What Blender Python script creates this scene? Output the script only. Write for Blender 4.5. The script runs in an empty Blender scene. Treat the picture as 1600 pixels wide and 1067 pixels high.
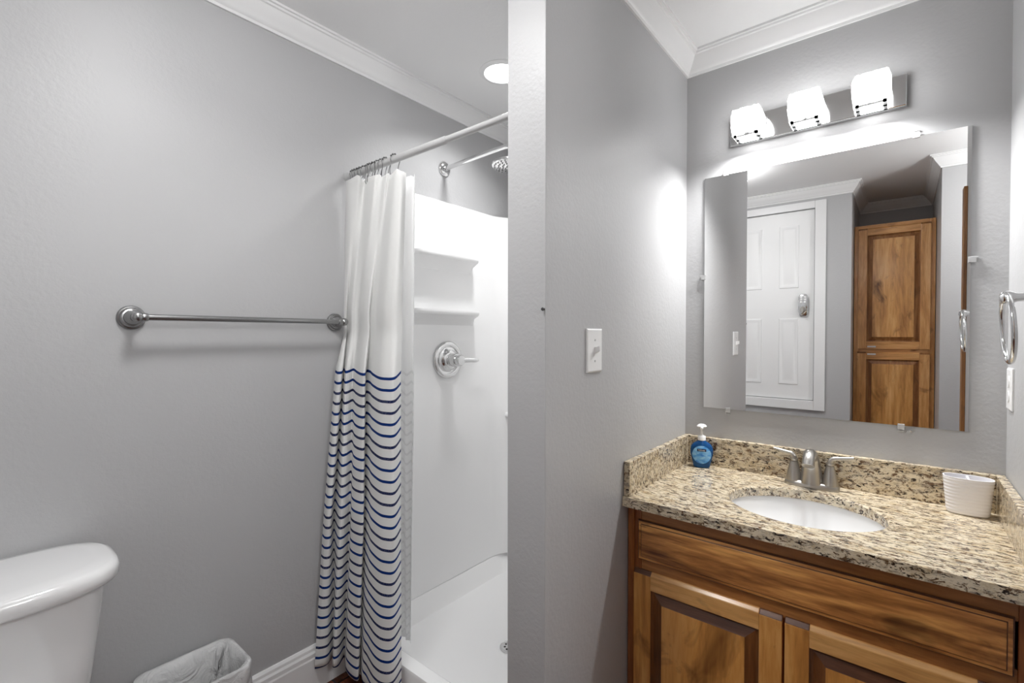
import bpy, bmesh, math, random
from mathutils import Vector, Matrix
random.seed(7)
S = bpy.context.scene
COL = S.collection
PI = math.pi

# ------------------------------------------------------------------ camera, exposure, world
EYE = 1.33
YAW, PITCH, ROLL = math.radians(39.3816), math.radians(-0.8116), math.radians(0.053)
cam = bpy.data.cameras.new('camera'); cam.sensor_width = 36.0; cam.lens = 16.6764; cam.clip_start = 0.02
cam_o = bpy.data.objects.new('camera', cam); COL.objects.link(cam_o)
fw = Vector((-math.sin(YAW)*math.cos(PITCH), math.cos(YAW)*math.cos(PITCH), math.sin(PITCH)))
r0 = Vector((math.cos(YAW), math.sin(YAW), 0)); u0 = r0.cross(fw)
rt = r0*math.cos(ROLL) + u0*math.sin(ROLL); up = rt.cross(fw)
cam_o.matrix_world = Matrix(((rt.x, up.x, -fw.x, 0), (rt.y, up.y, -fw.y, 0), (rt.z, up.z, -fw.z, EYE), (0, 0, 0, 1)))
S.camera = cam_o
vs = S.view_settings
vs.view_transform = 'Standard'; vs.look = 'None'; vs.exposure = 0.66; vs.gamma = 1.0; vs.use_curve_mapping = False
S.cycles.max_bounces = 10; S.cycles.diffuse_bounces = 6; S.cycles.glossy_bounces = 6; S.cycles.transmission_bounces = 6
S.cycles.caustics_reflective = False; S.cycles.caustics_refractive = False
S.cycles.sample_clamp_indirect = 6.0
w = bpy.data.worlds.new('world'); S.world = w; w.use_nodes = True
w.node_tree.nodes['Background'].inputs[0].default_value = (1, 1, 1, 1)
w.node_tree.nodes['Background'].inputs[1].default_value = 0.3

def area_light(name, loc, size, power, spread=180, shape='DISK'):
    l = bpy.data.lights.new(name, 'AREA'); l.shape = shape; l.size = size; l.energy = power
    l.spread = math.radians(spread); l.color = (1.0, 1.0, 1.0)
    o = bpy.data.objects.new(name, l); COL.objects.link(o); o.location = loc
    return o

CEIL = 2.455
SHOWER_LIGHT = (-1.335, 1.556)
ROOM_LIGHT = (-0.95, 0.42)
HALL_FILL = (0.80, 0.44)  # position of the added fill globe, out of view in the passage
area_light('shower_lamp_light', (SHOWER_LIGHT[0], SHOWER_LIGHT[1], CEIL - 0.012), 0.14, 3.1, 125)
area_light('room_lamp_light', (ROOM_LIGHT[0], ROOM_LIGHT[1], CEIL - 0.095), 0.24, 3.0, 140)
SHADE_EMIT = 7.0
BULB_EMIT = 20.0
VANITY_POWER = 5.6
ROOM_EMIT, HALL_FILL_EMIT = 17.0, 48.0

# ------------------------------------------------------------------ materials
def new_mat(name):
    m = bpy.data.materials.new(name); m.use_nodes = True
    nt = m.node_tree; b = nt.nodes['Principled BSDF']
    return m, nt, b
def N(nt, t, **kw):
    n = nt.nodes.new(t)
    for k, v in kw.items(): setattr(n, k, v)
    return n
def L(nt, a, b): nt.links.new(a, b)
def col(h):  # sRGB 0..255 tuple to linear
    return tuple(((c/255)/12.92 if c/255 <= .04045 else ((c/255+.055)/1.055)**2.4) for c in h) + (1.0,)
def simple(name, rgb, rough=.4, metal=0.0, spec=.5, **kw):
    m, nt, b = new_mat(name)
    b.inputs['Base Color'].default_value = (*rgb, 1) if len(rgb) == 3 else rgb
    b.inputs['Roughness'].default_value = rough; b.inputs['Metallic'].default_value = metal
    b.inputs['Specular IOR Level'].default_value = spec
    for k, v in kw.items(): b.inputs[k.replace('_', ' ')].default_value = v
    return m
def ramp(nt, stops, interp='LINEAR'):
    r = N(nt, 'ShaderNodeValToRGB'); r.color_ramp.interpolation = interp
    e = r.color_ramp.elements
    while len(e) < len(stops): e.new(.5)
    for i, (p, c) in enumerate(stops):
        e[i].position = p; e[i].color = c if len(c) == 4 else (*c, 1)
    return r
def coords(nt, scale=(1, 1, 1), loc=(0, 0, 0), rot=(0, 0, 0)):
    t = N(nt, 'ShaderNodeTexCoord'); mp = N(nt, 'ShaderNodeMapping')
    mp.inputs['Scale'].default_value = scale; mp.inputs['Location'].default_value = loc; mp.inputs['Rotation'].default_value = rot
    L(nt, t.outputs['Object'], mp.inputs['Vector'])
    return mp.outputs['Vector']
def noise(nt, vec, scale, detail=4, rough=.55, dist=0.0):
    n = N(nt, 'ShaderNodeTexNoise'); n.inputs['Scale'].default_value = scale
    n.inputs['Detail'].default_value = detail; n.inputs['Roughness'].default_value = rough; n.inputs['Distortion'].default_value = dist
    L(nt, vec, n.inputs['Vector']); return n.outputs['Fac']
def mixc(nt, fac, a, b, mode='MIX'):
    n = N(nt, 'ShaderNodeMix', data_type='RGBA', blend_type=mode)
    for s, v in ((n.inputs[0], fac), (n.inputs[6], a), (n.inputs[7], b)):
        if hasattr(v, 'node'): L(nt, v, s)
        else: s.default_value = v
    return n.outputs[2]
def mth(nt, op, a, b=None, c=None):
    n = N(nt, 'ShaderNodeMath', operation=op)
    for i, v in enumerate((a, b, c)):
        if v is None: continue
        if hasattr(v, 'node'): L(nt, v, n.inputs[i])
        else: n.inputs[i].default_value = v
    return n.outputs[0]
def bump(nt, b, h, strength=.1, dist=.002):
    n = N(nt, 'ShaderNodeBump'); n.inputs['Strength'].default_value = strength; n.inputs['Distance'].default_value = dist
    L(nt, h, n.inputs['Height']); L(nt, n.outputs['Normal'], b.inputs['Normal'])

def wall_paint(name, rgb, rough=.43, strength=.17):
    m, nt, b = new_mat(name)
    v = coords(nt)
    big = noise(nt, v, 1.6, 3)
    c = mixc(nt, big, (*[x*.97 for x in rgb], 1), (*[x*1.03 for x in rgb], 1))
    L(nt, c, b.inputs['Base Color'])
    h = mth(nt, 'ADD', noise(nt, v, 95, 3, .5), mth(nt, 'MULTIPLY', noise(nt, v, 30, 2, .5), .7))
    bump(nt, b, h, strength, .004)
    b.inputs['Roughness'].default_value = rough
    return m
M = {}
M['wall'] = wall_paint('grey wall paint', (.455, .455, .46))
M['ceiling'] = wall_paint('white ceiling paint', (.82, .82, .82), .7, .12)
M['trim'] = simple('white gloss trim paint', (.80, .80, .80), .35)
M['door'] = simple('white satin door paint', (.82, .82, .82), .4)
M['white_plastic'] = simple('white plastic', (.82, .82, .82), .3)
M['porcelain'] = simple('white porcelain', (.80, .80, .80), .12, spec=.6, Coat_Weight=.4)
M['acrylic'] = simple('white shower acrylic', (.86, .86, .86), .22)
M['nickel'] = simple('brushed nickel', (.50, .48, .45), .28, 1.0)
M['grey_nickel'] = simple('grey satin nickel', (.34, .34, .34), .26, 1.0)
M['chrome'] = simple('chrome', (.72, .72, .72), .10, 1.0)
M['dark_metal'] = simple('dark wire metal', (.16, .16, .16), .35, 1.0)
M['rod'] = simple('white painted rod', (.52, .52, .52), .35)
M['mirror'] = simple('mirror silver', (.93, .935, .935), .0, 1.0)
M['mirror_edge'] = simple('mirror glass edge', (.45, .5, .5), .1)
M['clear_plastic'] = simple('clear plastic clip', (.85, .85, .85), .15, Transmission_Weight=.5)
M['dark'] = simple('dark gap', (.02, .015, .012), .8)
M['ceramic'] = simple('white ribbed ceramic', (.84, .83, .85), .22)
M['nail'] = simple('dark scuffed metal', (.05, .05, .05), .6)

def emis(name, strength, rgb=(1, 1, 1), rough=.3):
    m, nt, b = new_mat(name)
    b.inputs['Base Color'].default_value = (.8, .8, .8, 1); b.inputs['Roughness'].default_value = rough
    b.inputs['Emission Color'].default_value = (*rgb, 1); b.inputs['Emission Strength'].default_value = strength
    return m
M['lens'] = emis('lit downlight lens', 5.0)
M['globe'] = emis('lit opal globe', ROOM_EMIT)
M['hall_fill_globe'] = emis('added passage fill globe', HALL_FILL_EMIT)
M['bulb'] = emis('lit bulb', BULB_EMIT)
M['shade'] = emis('lit crystal glass shade', SHADE_EMIT, rough=.08)
def cut_crystal(m):   # cut strokes in the crystal let less lamplight through
    nt = m.node_tree; b = nt.nodes['Principled BSDF']
    r = ramp(nt, [(.42, (.085, .085, .085, 1)), (.47, (1, 1, 1, 1))]); L(nt, noise(nt, coords(nt, (1, 1, .22)), 62, 2, .4, .2), r.inputs[0])
    b.inputs['Base Color'].default_value = (.25, .25, .25, 1)
    L(nt, mth(nt, 'MULTIPLY', r.outputs[0], SHADE_EMIT), b.inputs['Emission Strength'])
cut_crystal(M['shade'])

def wood(name, axis, dark, mid, light, knots=.35, grain=1.0, seed=0.0, rough=.32, contrast=.5, rings=.06):
    m, nt, b = new_mat(name)
    s = {'x': (.10, 1, 1), 'y': (1, .10, 1), 'z': (1, 1, .10)}[axis]
    v = coords(nt, s, (seed, seed*1.7, seed*.6))
    vk = coords(nt, {'x': (.45, 1, 1), 'y': (1, .45, 1), 'z': (1, 1, .5)}[axis], (seed*1.3, seed, seed*2))
    big = noise(nt, v, 14*grain, 5, .65, 1.6)
    fine = noise(nt, v, 110*grain, 5, .6, .3)
    blot = noise(nt, vk, 7.0, 4, .6, 1.2)
    ringv = mth(nt, 'ADD', mth(nt, 'MULTIPLY', mth(nt, 'SINE', mth(nt, 'MULTIPLY', noise(nt, v, 5.0*grain, 2, .5, .8), 62.0)), .5), .5)
    f = mth(nt, 'ADD', mth(nt, 'ADD', mth(nt, 'MULTIPLY', big, .56), mth(nt, 'MULTIPLY', fine, .30)), mth(nt, 'MULTIPLY', ringv, rings))
    f = mth(nt, 'ADD', f, .07 - rings*.5)
    lo, hi = .5 - .22/contrast*.5, .5 + .2/contrast*.5
    r = ramp(nt, [(lo, dark), (.5, mid), (hi, light)])
    L(nt, f, r.inputs[0])
    bl = ramp(nt, [(.28, (*[x*.35 for x in dark[:3]], 1)), (.28 + .22*knots + .02, (1, 1, 1, 1))])
    L(nt, blot, bl.inputs[0])
    c = mixc(nt, knots*.85 + .2, r.outputs[0], bl.outputs[0], 'MULTIPLY')
    L(nt, c, b.inputs['Base Color'])
    b.inputs['Roughness'].default_value = rough
    b.inputs['Coat Weight'].default_value = .35; b.inputs['Coat Roughness'].default_value = .18
    bump(nt, b, fine, .08, .002)
    return m
WD, WM, WL = col((88, 50, 22)), col((158, 104, 50)), col((198, 150, 92))
M['wood_v'] = wood('knotty alder upright grain', 'z', col((155, 99, 47)), col((213, 150, 78)), col((242, 188, 116)), .45, 1, 3.1)
M['wood_h'] = wood('knotty alder level grain', 'x', col((168, 112, 60)), col((224, 170, 103)), col((250, 206, 141)), .35, 1, 5.7)
M['wood_panel'] = wood('knotty alder panel', 'z', col((159, 103, 49)), col((220, 157, 83)), col((242, 188, 116)), .6, .8, 8.3, rings=.03)
M['wood_drawer'] = wood('streaked alder drawer front', 'x', col((103, 60, 29)), col((190, 128, 69)), col((240, 179, 103)), .5, .8, 1.9, contrast=.85, rings=.10)
M['wood_frame'] = wood('alder face frame', 'x', col((103, 60, 29)), col((164, 108, 58)), col((199, 139, 78)), .4, 1, 4.4)
M['wood_frame_v'] = wood('alder face frame stile', 'z', col((94, 47, 22)), col((143, 83, 40)), col((179, 114, 58)), .4, 1, 2.4)
M['glaze'] = wood('dark glazed moulding', 'x', col((57, 32, 21)), col((97, 60, 41)), col((133, 92, 67)), .4, 1, 6.2)
M['glaze_v'] = wood('dark glazed upright moulding', 'z', col((67, 37, 18)), col((113, 69, 34)), col((152, 99, 53)), .4, 1, 7.2)
M['honey_v'] = wood('honey alder upright grain', 'z', col((159, 104, 53)), col((218, 159, 95)), col((246, 197, 138)), .45, 1, 11.1)
M['honey_h'] = wood('honey alder level grain', 'x', col((159, 104, 53)), col((218, 159, 95)), col((246, 197, 138)), .45, 1, 12.1)
M['honey_panel'] = wood('honey alder panel', 'z', col((148, 91, 42)), col((220, 161, 93)), col((246, 197, 136)), .75, .7, 13.7)
M['honey_glaze'] = wood('glazed honey moulding', 'z', col((92, 54, 26)), col((148, 96, 50)), col((186, 136, 84)), .4, 1, 9.2)
M['casing_wood'] = wood('stained pine casing', 'z', col((96, 60, 30)), col((140, 92, 48)), col((176, 128, 70)), .3, 1, 17.0)

def granite():
    m, nt, b = new_mat('speckled beige granite')
    v = coords(nt, (.38, 1, .75), rot=(0, 0, .10))
    v2 = coords(nt, (.30, 1, .75), (3, 5, 1), rot=(0, 0, .10))
    v3 = coords(nt, (.42, 1, .8), (9, 2, 4), rot=(0, 0, .10))
    base = ramp(nt, [(.30, col((176, 150, 114))), (.44, col((208, 192, 162))), (.58, col((226, 214, 190))), (.74, col((196, 176, 144)))])
    L(nt, noise(nt, v, 58, 5, .7, .5), base.inputs[0])
    grey = mixc(nt, ramp_fac(nt, noise(nt, v2, 86, 4, .65, .4), .52, .62), base.outputs[0], col((158, 146, 130)))
    brown = mixc(nt, ramp_fac(nt, noise(nt, v3, 100, 5, .75, .6), .535, .585), grey, col((104, 80, 58)))
    blk = mixc(nt, ramp_fac(nt, noise(nt, v, 138, 5, .7, .7),   .555, .595), brown, col((44, 34, 30)))
    L(nt, blk, b.inputs['Base Color'])
    b.inputs['Roughness'].default_value = .14; b.inputs['Specular IOR Level'].default_value = .6
    return m
def ramp_fac(nt, f, a, c):
    r = ramp(nt, [(a, (0, 0, 0, 1)), (c, (1, 1, 1, 1))]); L(nt, f, r.inputs[0]); return r.outputs[0]
M['granite'] = granite()

def floor_mat():
    m, nt, b = new_mat('dark stained plank floor')
    t = N(nt, 'ShaderNodeTexCoord'); br = N(nt, 'ShaderNodeTexBrick')
    br.inputs['Scale'].default_value = 1; br.inputs['Brick Width'].default_value = 1.1; br.inputs['Row Height'].default_value = .12
    br.inputs['Mortar Size'].default_value = .004; br.inputs['Mortar'].default_value = col((26, 12, 8))
    br.inputs['Color1'].default_value = col((96, 50, 28)); br.inputs['Color2'].default_value = col((70, 34, 20))
    L(nt, t.outputs['Object'], br.inputs['Vector'])
    g = noise(nt, coords(nt, (.15, 1, 1)), 40, 5, .6, .8)
    r = ramp(nt, [(.3, (.35, .3, .28, 1)), (.7, (1.5, 1.4, 1.2, 1))]); L(nt, g, r.inputs[0])
    L(nt, mixc(nt, .9, br.outputs[0], r.outputs[0], 'MULTIPLY'), b.inputs['Base Color'])
    b.inputs['Roughness'].default_value = .25
    return m
M['floor'] = floor_mat()

STRIPE_TOP, STRIPE_GAP = 1.193, 0.0378
def curtain_mat(name, faint=False):
    m, nt, b = new_mat(name)
    uv = N(nt, 'ShaderNodeUVMap'); sp = N(nt, 'ShaderNodeSeparateXYZ'); L(nt, uv.outputs[0], sp.inputs[0])
    v = mth(nt, 'MULTIPLY', sp.outputs[1], 2.0)
    k = mth(nt, 'DIVIDE', mth(nt, 'SUBTRACT', STRIPE_TOP, v), STRIPE_GAP)
    fr = mth(nt, 'FRACT', k)
    on = mth(nt, 'MULTIPLY', mth(nt, 'LESS_THAN', fr, .245), mth(nt, 'GREATER_THAN', k, 0))
    kind = mth(nt, 'FLOOR', mth(nt, 'FLOORED_MODULO', k, 4.0))
    speck = mth(nt, 'GREATER_THAN', kind, 1.5)
    t = N(nt, 'ShaderNodeTexCoord')
    ns = mth(nt, 'GREATER_THAN', noise(nt, t.outputs['Object'], 520, 2), .56)
    cloth = (.92, .92, .92, 1) if faint else (.88, .88, .87, 1)
    if faint:
        stripe = (.60, .60, .60, 1); c = mixc(nt, mth(nt, 'MULTIPLY', on, .3), cloth, stripe)
    else:
        dark = mixc(nt, speck, col((16, 54, 124)), col((20, 34, 84)))
        dark = mixc(nt, mth(nt, 'MULTIPLY', mth(nt, 'MULTIPLY', speck, ns), .28), dark, (.45, .48, .56, 1))
        c = mixc(nt, on, cloth, dark)
    L(nt, c, b.inputs['Base Color']); b.inputs['Roughness'].default_value = .8; b.inputs['Specular IOR Level'].default_value = .2
    tr = N(nt, 'ShaderNodeBsdfTranslucent'); L(nt, c, tr.inputs[0])
    mx = N(nt, 'ShaderNodeMixShader'); mx.inputs[0].default_value = .62 if faint else .28
    L(nt, b.outputs[0], mx.inputs[1]); L(nt, tr.outputs[0], mx.inputs[2])
    L(nt, mx.outputs[0], nt.nodes['Material Output'].inputs[0])
    wv = noise(nt, t.outputs['Object'], 700, 2)
    bump(nt, b, wv, .15, .001)
    return m
M['curtain'] = curtain_mat('white cotton with blue stripes')
M['liner'] = curtain_mat('white translucent liner cloth', True)

def bag_mat():
    m, nt, b = new_mat('thin white plastic film')
    b.inputs['Base Color'].default_value = (.80, .80, .80, 1); b.inputs['Roughness'].default_value = .32
    tr = N(nt, 'ShaderNodeBsdfTranslucent'); tr.inputs[0].default_value = (.8, .8, .8, 1)
    mx = N(nt, 'ShaderNodeMixShader'); mx.inputs[0].default_value = .4
    L(nt, b.outputs[0], mx.inputs[1]); L(nt, tr.outputs[0], mx.inputs[2]); L(nt, mx.outputs[0], nt.nodes['Material Output'].inputs[0])
    t = N(nt, 'ShaderNodeTexCoord'); bump(nt, b, noise(nt, t.outputs['Object'], 14, 4, .6, 1.2), 1.0, .02)
    return m
M['bag'] = bag_mat()
M['soap'] = simple('clear blue liquid soap', (.015, .14, .46), .06, Transmission_Weight=.55, IOR=1.35)
def label_mat():
    m, nt, b = new_mat('pale blue printed label')
    v = coords(nt, (1, 1, 1.6))
    r = ramp(nt, [(.30, col((20, 96, 196))), (.46, col((84, 160, 226))), (.62, col((150, 204, 240))), (.75, col((72, 140, 214)))])
    L(nt, noise(nt, v, 34, 2, .5, .8), r.inputs[0]); L(nt, r.outputs[0], b.inputs['Base Color'])
    b.inputs['Roughness'].default_value = .3
    return m
M['label'] = label_mat()
M['navy'] = simple('navy print', col((14, 22, 66)), .3)
M['print_white'] = simple('white print', (.9, .9, .9), .4)

# ------------------------------------------------------------------ mesh helpers
def wloc(o):
    v = Vector((0, 0, 0))
    while o is not None:
        v += o.location; o = o.parent
    return v
def obj(name, bm, mats, parent=None, smooth=False, bevel=0.0, seg=2, local=False, angle=.6):
    if parent is not None and not local:
        bmesh.ops.translate(bm, verts=bm.verts, vec=-wloc(parent))
    bmesh.ops.recalc_face_normals(bm, faces=bm.faces)
    me = bpy.data.meshes.new(name); bm.to_mesh(me); bm.free()
    for x in (mats if isinstance(mats, (list, tuple)) else [mats]): me.materials.append(M[x])
    if smooth:
        me.polygons.foreach_set('use_smooth', [True]*len(me.polygons))
        try: me.set_sharp_from_angle(angle=smooth if isinstance(smooth, float) else math.radians(40))
        except Exception: pass
    o = bpy.data.objects.new(name, me); COL.objects.link(o)
    if parent is not None: o.parent = parent
    if bevel:
        md = o.modifiers.new('bevel', 'BEVEL'); md.width = bevel; md.segments = seg; md.limit_method = 'ANGLE'; md.angle_limit = angle
        md.harden_normals = False
    return o
def thing(name, label, cat, loc, group=None, rotz=0.0):
    o = bpy.data.objects.new(name, None); COL.objects.link(o); o.empty_display_size = .05
    o.location = loc; o.rotation_euler = (0, 0, rotz); o['label'] = label; o['category'] = cat
    if group: o['group'] = group
    return o
def tag(o, label, cat, group=None):
    o['label'] = label; o['category'] = cat
    if group: o['group'] = group
    return o
def struct(name, bm, m, **kw):
    o = obj(name, bm, m, **kw)
    if kw.get('parent') is None: o['kind'] = 'structure'
    return o
def B(): return bmesh.new()
def box(bm, x0, x1, y0, y1, z0, z1, mi=0):
    v = [bm.verts.new(p) for p in ((x0,y0,z0),(x1,y0,z0),(x1,y1,z0),(x0,y1,z0),(x0,y0,z1),(x1,y0,z1),(x1,y1,z1),(x0,y1,z1))]
    for f in ((0,3,2,1),(4,5,6,7),(0,1,5,4),(1,2,6,5),(2,3,7,6),(3,0,4,7)):
        bm.faces.new([v[i] for i in f]).material_index = mi
    return bm
def bx(*a): return box(bmesh.new(), *a)
def loft(bm, rings, cap0=True, cap1=True, closed=True, mi=0):
    R = [[bm.verts.new(p) for p in r] for r in rings]
    n = len(R[0])
    for a, b in zip(R, R[1:]):
        for i in range(n if closed else n-1):
            j = (i+1) % n
            bm.faces.new((a[i], a[j], b[j], b[i])).material_index = mi
    if cap0: bm.faces.new(list(reversed(R[0]))).material_index = mi
    if cap1: bm.faces.new(R[-1]).material_index = mi
    return R
def frame_for(d):
    d = d.normalized(); a = Vector((0, 0, 1)) if abs(d.z) < .9 else Vector((1, 0, 0))
    x = a.cross(d).normalized(); return x, d.cross(x)
def tube(bm, pts, rad, seg=16, cap=True, mi=0, closed=False):
    pts = [Vector(p) for p in pts]; n = len(pts)
    rads = rad if isinstance(rad, (list, tuple)) else [rad]*n
    rings = []; px = None
    for i, p in enumerate(pts):
        if closed: d = pts[(i+1) % n] - pts[i-1]
        else: d = pts[min(i+1, n-1)] - pts[max(i-1, 0)]
        d.normalize()
        if px is None: x, y = frame_for(d)
        else:
            x = (px - d*px.dot(d)).normalized(); y = d.cross(x)
        px = x
        rings.append([p + (x*math.cos(2*PI*k/seg) + y*math.sin(2*PI*k/seg))*rads[i] for k in range(seg)])
    if closed: rings.append(rings[0])
    if closed:
        R = [[bm.verts.new(q) for q in r] for r in rings[:-1]]
        R.append(R[0])
        for a, b in zip(R, R[1:]):
            for i in range(seg):
                j = (i+1) % seg
                bm.faces.new((a[i], a[j], b[j], b[i])).material_index = mi
    else: loft(bm, rings, cap, cap, True, mi)
    return bm
def lathe(bm, prof, origin, axis=(0, 0, 1), seg=32, mi=0, cap=True):
    """prof: (radius, height along axis)"""
    o = Vector(origin); d = Vector(axis).normalized(); x, y = frame_for(d)
    rings = [[o + d*h + (x*math.cos(2*PI*k/seg) + y*math.sin(2*PI*k/seg))*max(r, 1e-5) for k in range(seg)] for r, h in prof]
    loft(bm, rings, cap, cap, True, mi); return bm
def cr(points, n):  # Catmull-Rom through points (tuples), n samples
    P = [Vector(p) for p in points]; m = len(P)-1; out = []
    for s in range(n):
        t = s/(n-1)*m; i = min(int(t), m-1); f = t-i
        p0, p1, p2, p3 = P[max(i-1, 0)], P[i], P[i+1], P[min(i+2, m)]
        out.append(.5*((2*p1) + (p2-p0)*f + (2*p0-5*p1+4*p2-p3)*f*f + (3*p1-p0-3*p2+p3)*f**3))
    return out
def superring(cx, cy, z, a, b, n=2.5, seg=48):
    out = []
    for k in range(seg):
        t = 2*PI*k/seg; c, s = math.cos(t), math.sin(t)
        out.append(Vector((cx + a*math.copysign(abs(c)**(2/n), c), cy + b*math.copysign(abs(s)**(2/n), s), z)))
    return out

# ------------------------------------------------------------------ the room
XL, XP, XQ, YE, YB, YM, XR, YH = -1.70, -0.687, -0.81, 0.968, 2.05, 1.966, 0.238, 0.745
YD, XK0, XK1, YK, YS = -0.371, -0.29, 0.187, -1.19, -0.093
XH0, XH1, YH1 = 0.36, 1.5, 1.9
WT = CEIL + .02
struct('floor', bx(-1.85, 1.65, -1.35, 2.2, -.06, 0), 'floor')
struct('ceiling', bx(-1.85, 1.65, -1.35, 2.2, CEIL, CEIL+.06), 'ceiling')
struct('wall_left', bx(-1.82, XL, YD-.1, 2.17, 0, WT), 'wall')
struct('wall_shower', bx(XL, XQ, YB, 2.17, 0, WT), 'wall')
struct('wall_partition', bx(XQ, XP, YE, YB+.1, 0, WT), 'wall', bevel=.002)
struct('wall_mirror', bx(XP, XH0, YM, 2.17, 0, WT), 'wall')
struct('wall_right', bx(XR, XH0, YH, YM, 0, WT), 'wall')
struct('wall_stub', bx(XK1, 1.62, YS-.1, YS, 0, WT), 'wall')
struct('wall_alcove_side', bx(XK1, XK1+.1, YK, YS-.1, 0, WT), 'wall')
struct('wall_alcove_back', bx(XK0-.1, XK1+.1, YK-.1, YK, 0, WT), 'wall')
struct('wall_alcove_inner', bx(XK0-.1, XK0, YK, YD-.1, 0, WT), 'wall')
struct('wall_hall_side', bx(XH1, 1.62, YS, 2.0, 0, WT), 'wall')
struct('wall_hall_end', bx(XH0, XH1, YH1, 2.0, 0, WT), 'wall')
# the wall with the hatch-like white door: an opening at door height
DX0, DX1, DZ0, DZ1 = -1.125, -0.518, 0.822, 2.302
bm = B()
box(bm, XL, DX0, YD-.1, YD, 0, WT); box(bm, DX1, XK0, YD-.1, YD, 0, WT)
box(bm, DX0, DX1, YD-.1, YD, 0, DZ0); box(bm, DX0, DX1, YD-.1, YD, DZ1, WT)
struct('wall_door', bm, 'wall')

# crown moulding: one mitred run, one piece per wall
path = [(XL, YD), (XL, YB), (XQ, YB), (XQ, YE), (XP, YE), (XP, YM), (XR, YM), (XR, YH), (XH0, YH), (XH0, YH1), (XH1, YH1), (XH1, YS), (XK1, YS), (XK1, YK), (XK0, YK), (XK0, YD)]
crown = [(0, -.078), (.007, -.078), (.009, -.069), (.014, -.066), (.018, -.058), (.027, -.046), (.036, -.034), (.042, -.022), (.045, -.017), (.051, -.015), (.053, -.009), (.060, -.008), (.060, 0), (0, 0)]
def mitre(path, prof, z0):
    n = len(path); rings = []
    for i in range(n):
        p0, p1, p2 = Vector(path[i-1]), Vector(path[i]), Vector(path[(i+1) % n])
        d1, d2 = (p1-p0).normalized(), (p2-p1).normalized()
        n1, n2 = Vector((d1.y, -d1.x)), Vector((d2.y, -d2.x))
        m = n1 + n2; m /= m.dot(n1)
        rings.append([Vector((p1.x + m.x*o, p1.y + m.y*o, z0 + z)) for o, z in prof])
    return rings
R = mitre(path, crown, CEIL)
for i in range(len(path)):
    bm = B(); loft(bm, [R[i], R[(i+1) % len(path)]], True, True, True)
    struct('trim_%d' % (i+1), bm, 'trim', smooth=True)
# baseboards
basep = [(0, 0), (.016, 0), (.016, .118), (.014, .124), (.014, .138), (.010, .146), (.009, .156), (.004, .165), (0, .165)]
def base_run(name, a, b):
    a, b = Vector(a), Vector(b); d = (b-a).normalized(); nn = Vector((d.y, -d.x))
    bm = B(); loft(bm, [[Vector((p.x+nn.x*o, p.y+nn.y*o, z)) for o, z in basep] for p in (a, b)])
    struct(name, bm, 'trim')
base_run('baseboard_left', (XL, YD+.017), (XL, 1.038))
base_run('baseboard_partition', (XP, YE+.0), (XP, 1.44))
base_run('baseboard_end', (XQ, YE), (XP, YE))
base_run('baseboard_door', (XK0, YD), (XL+.017, YD))
base_run('baseboard_stub', (XH1-.02, YS), (XK1, YS))
# stained wood casing that finishes the end of the right wall at the passage
bm = B(); box(bm, XR-.014, XR, YH-.016, YH+.055, 0, 2.04); box(bm, XR, XH0+.014, YH-.016, YH, 0, 2.04)
struct('trim_20', bm, 'casing_wood', bevel=.002)

# ------------------------------------------------------------------ white door seen in the mirror
door = bx(DX0+.004, DX1-.004, YD-.045, YD-.006, DZ0+.004, DZ1-.004)
door = struct('door_1', door, 'door', bevel=.002)
DF = YD-.006
def panel_mould(bm, x0, x1, z0, z1, y, out=1, t=.004, wd=.022):
    # raised moulding and a lifted field of one door panel on a surface facing +Y
    def ring(i, o): return [Vector((x0+i, y+o, z0+i)), Vector((x1-i, y+o, z0+i)), Vector((x1-i, y+o, z1-i)), Vector((x0+i, y+o, z1-i))]
    loft(bm, [ring(0, 0), ring(.003, t), ring(wd*.6, t), ring(wd, .0006), ring(wd+.012, .0006), ring(wd+.028, t*.8)], False, True)
for px0, px1 in ((-.76, -.625), (-1.02, -.885)):
    for pz0, pz1 in ((1.70, 2.19), (.94, 1.46)):
        bm = B(); panel_mould(bm, px0, px1, pz0, pz1, DF); obj('panel', bm, 'door', door, smooth=.5)
bm = B()
cw = .072
box(bm, DX0-cw, DX0, YD, YD+.016, DZ0-cw, DZ1+.055); box(bm, DX1, DX1+cw, YD, YD+.016, DZ0-cw, DZ1+.055)
box(bm, DX0, DX1, YD, YD+.016, DZ1, DZ1+.055); box(bm, DX0, DX1, YD, YD+.016, DZ0-cw, DZ0)
obj('casing', bm, 'trim', door, bevel=.003)
# keypad lock: rounded plate, keypad with buttons, thumb turn
lx, lz = -.592, 1.563
bm = B(); loft(bm, [[Vector((p.x, y, p.y)) for p in [Vector((q.x, q.y)) for q in superring(lx, lz, 0, a*.034, a*.084, 4, 40)]] for y, a in ((DF, 1), (DF+.016, 1), (DF+.022, .9))])
lock = obj('keypad_lock', bm, 'chrome', door, smooth=True)
bm = B()
for i in range(2):
    for k in range(3): box(bm, lx-.020+i*.024, lx-.004+i*.024, DF+.022, DF+.026, lz+.016+k*.019, lz+.030+k*.019)
obj('keypad', bm, 'white_plastic', lock, bevel=.001)
bm = B(); lathe(bm, [(.022, 0), (.022, .012), (.018, .016), (0, .016)], (lx, DF+.02, lz-.034), (0, 1, 0)); box(bm, lx-.006, lx+.006, DF+.03, DF+.052, lz-.056, lz-.012)
obj('thumb_turn', bm, 'nickel', lock, smooth=True)

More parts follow.
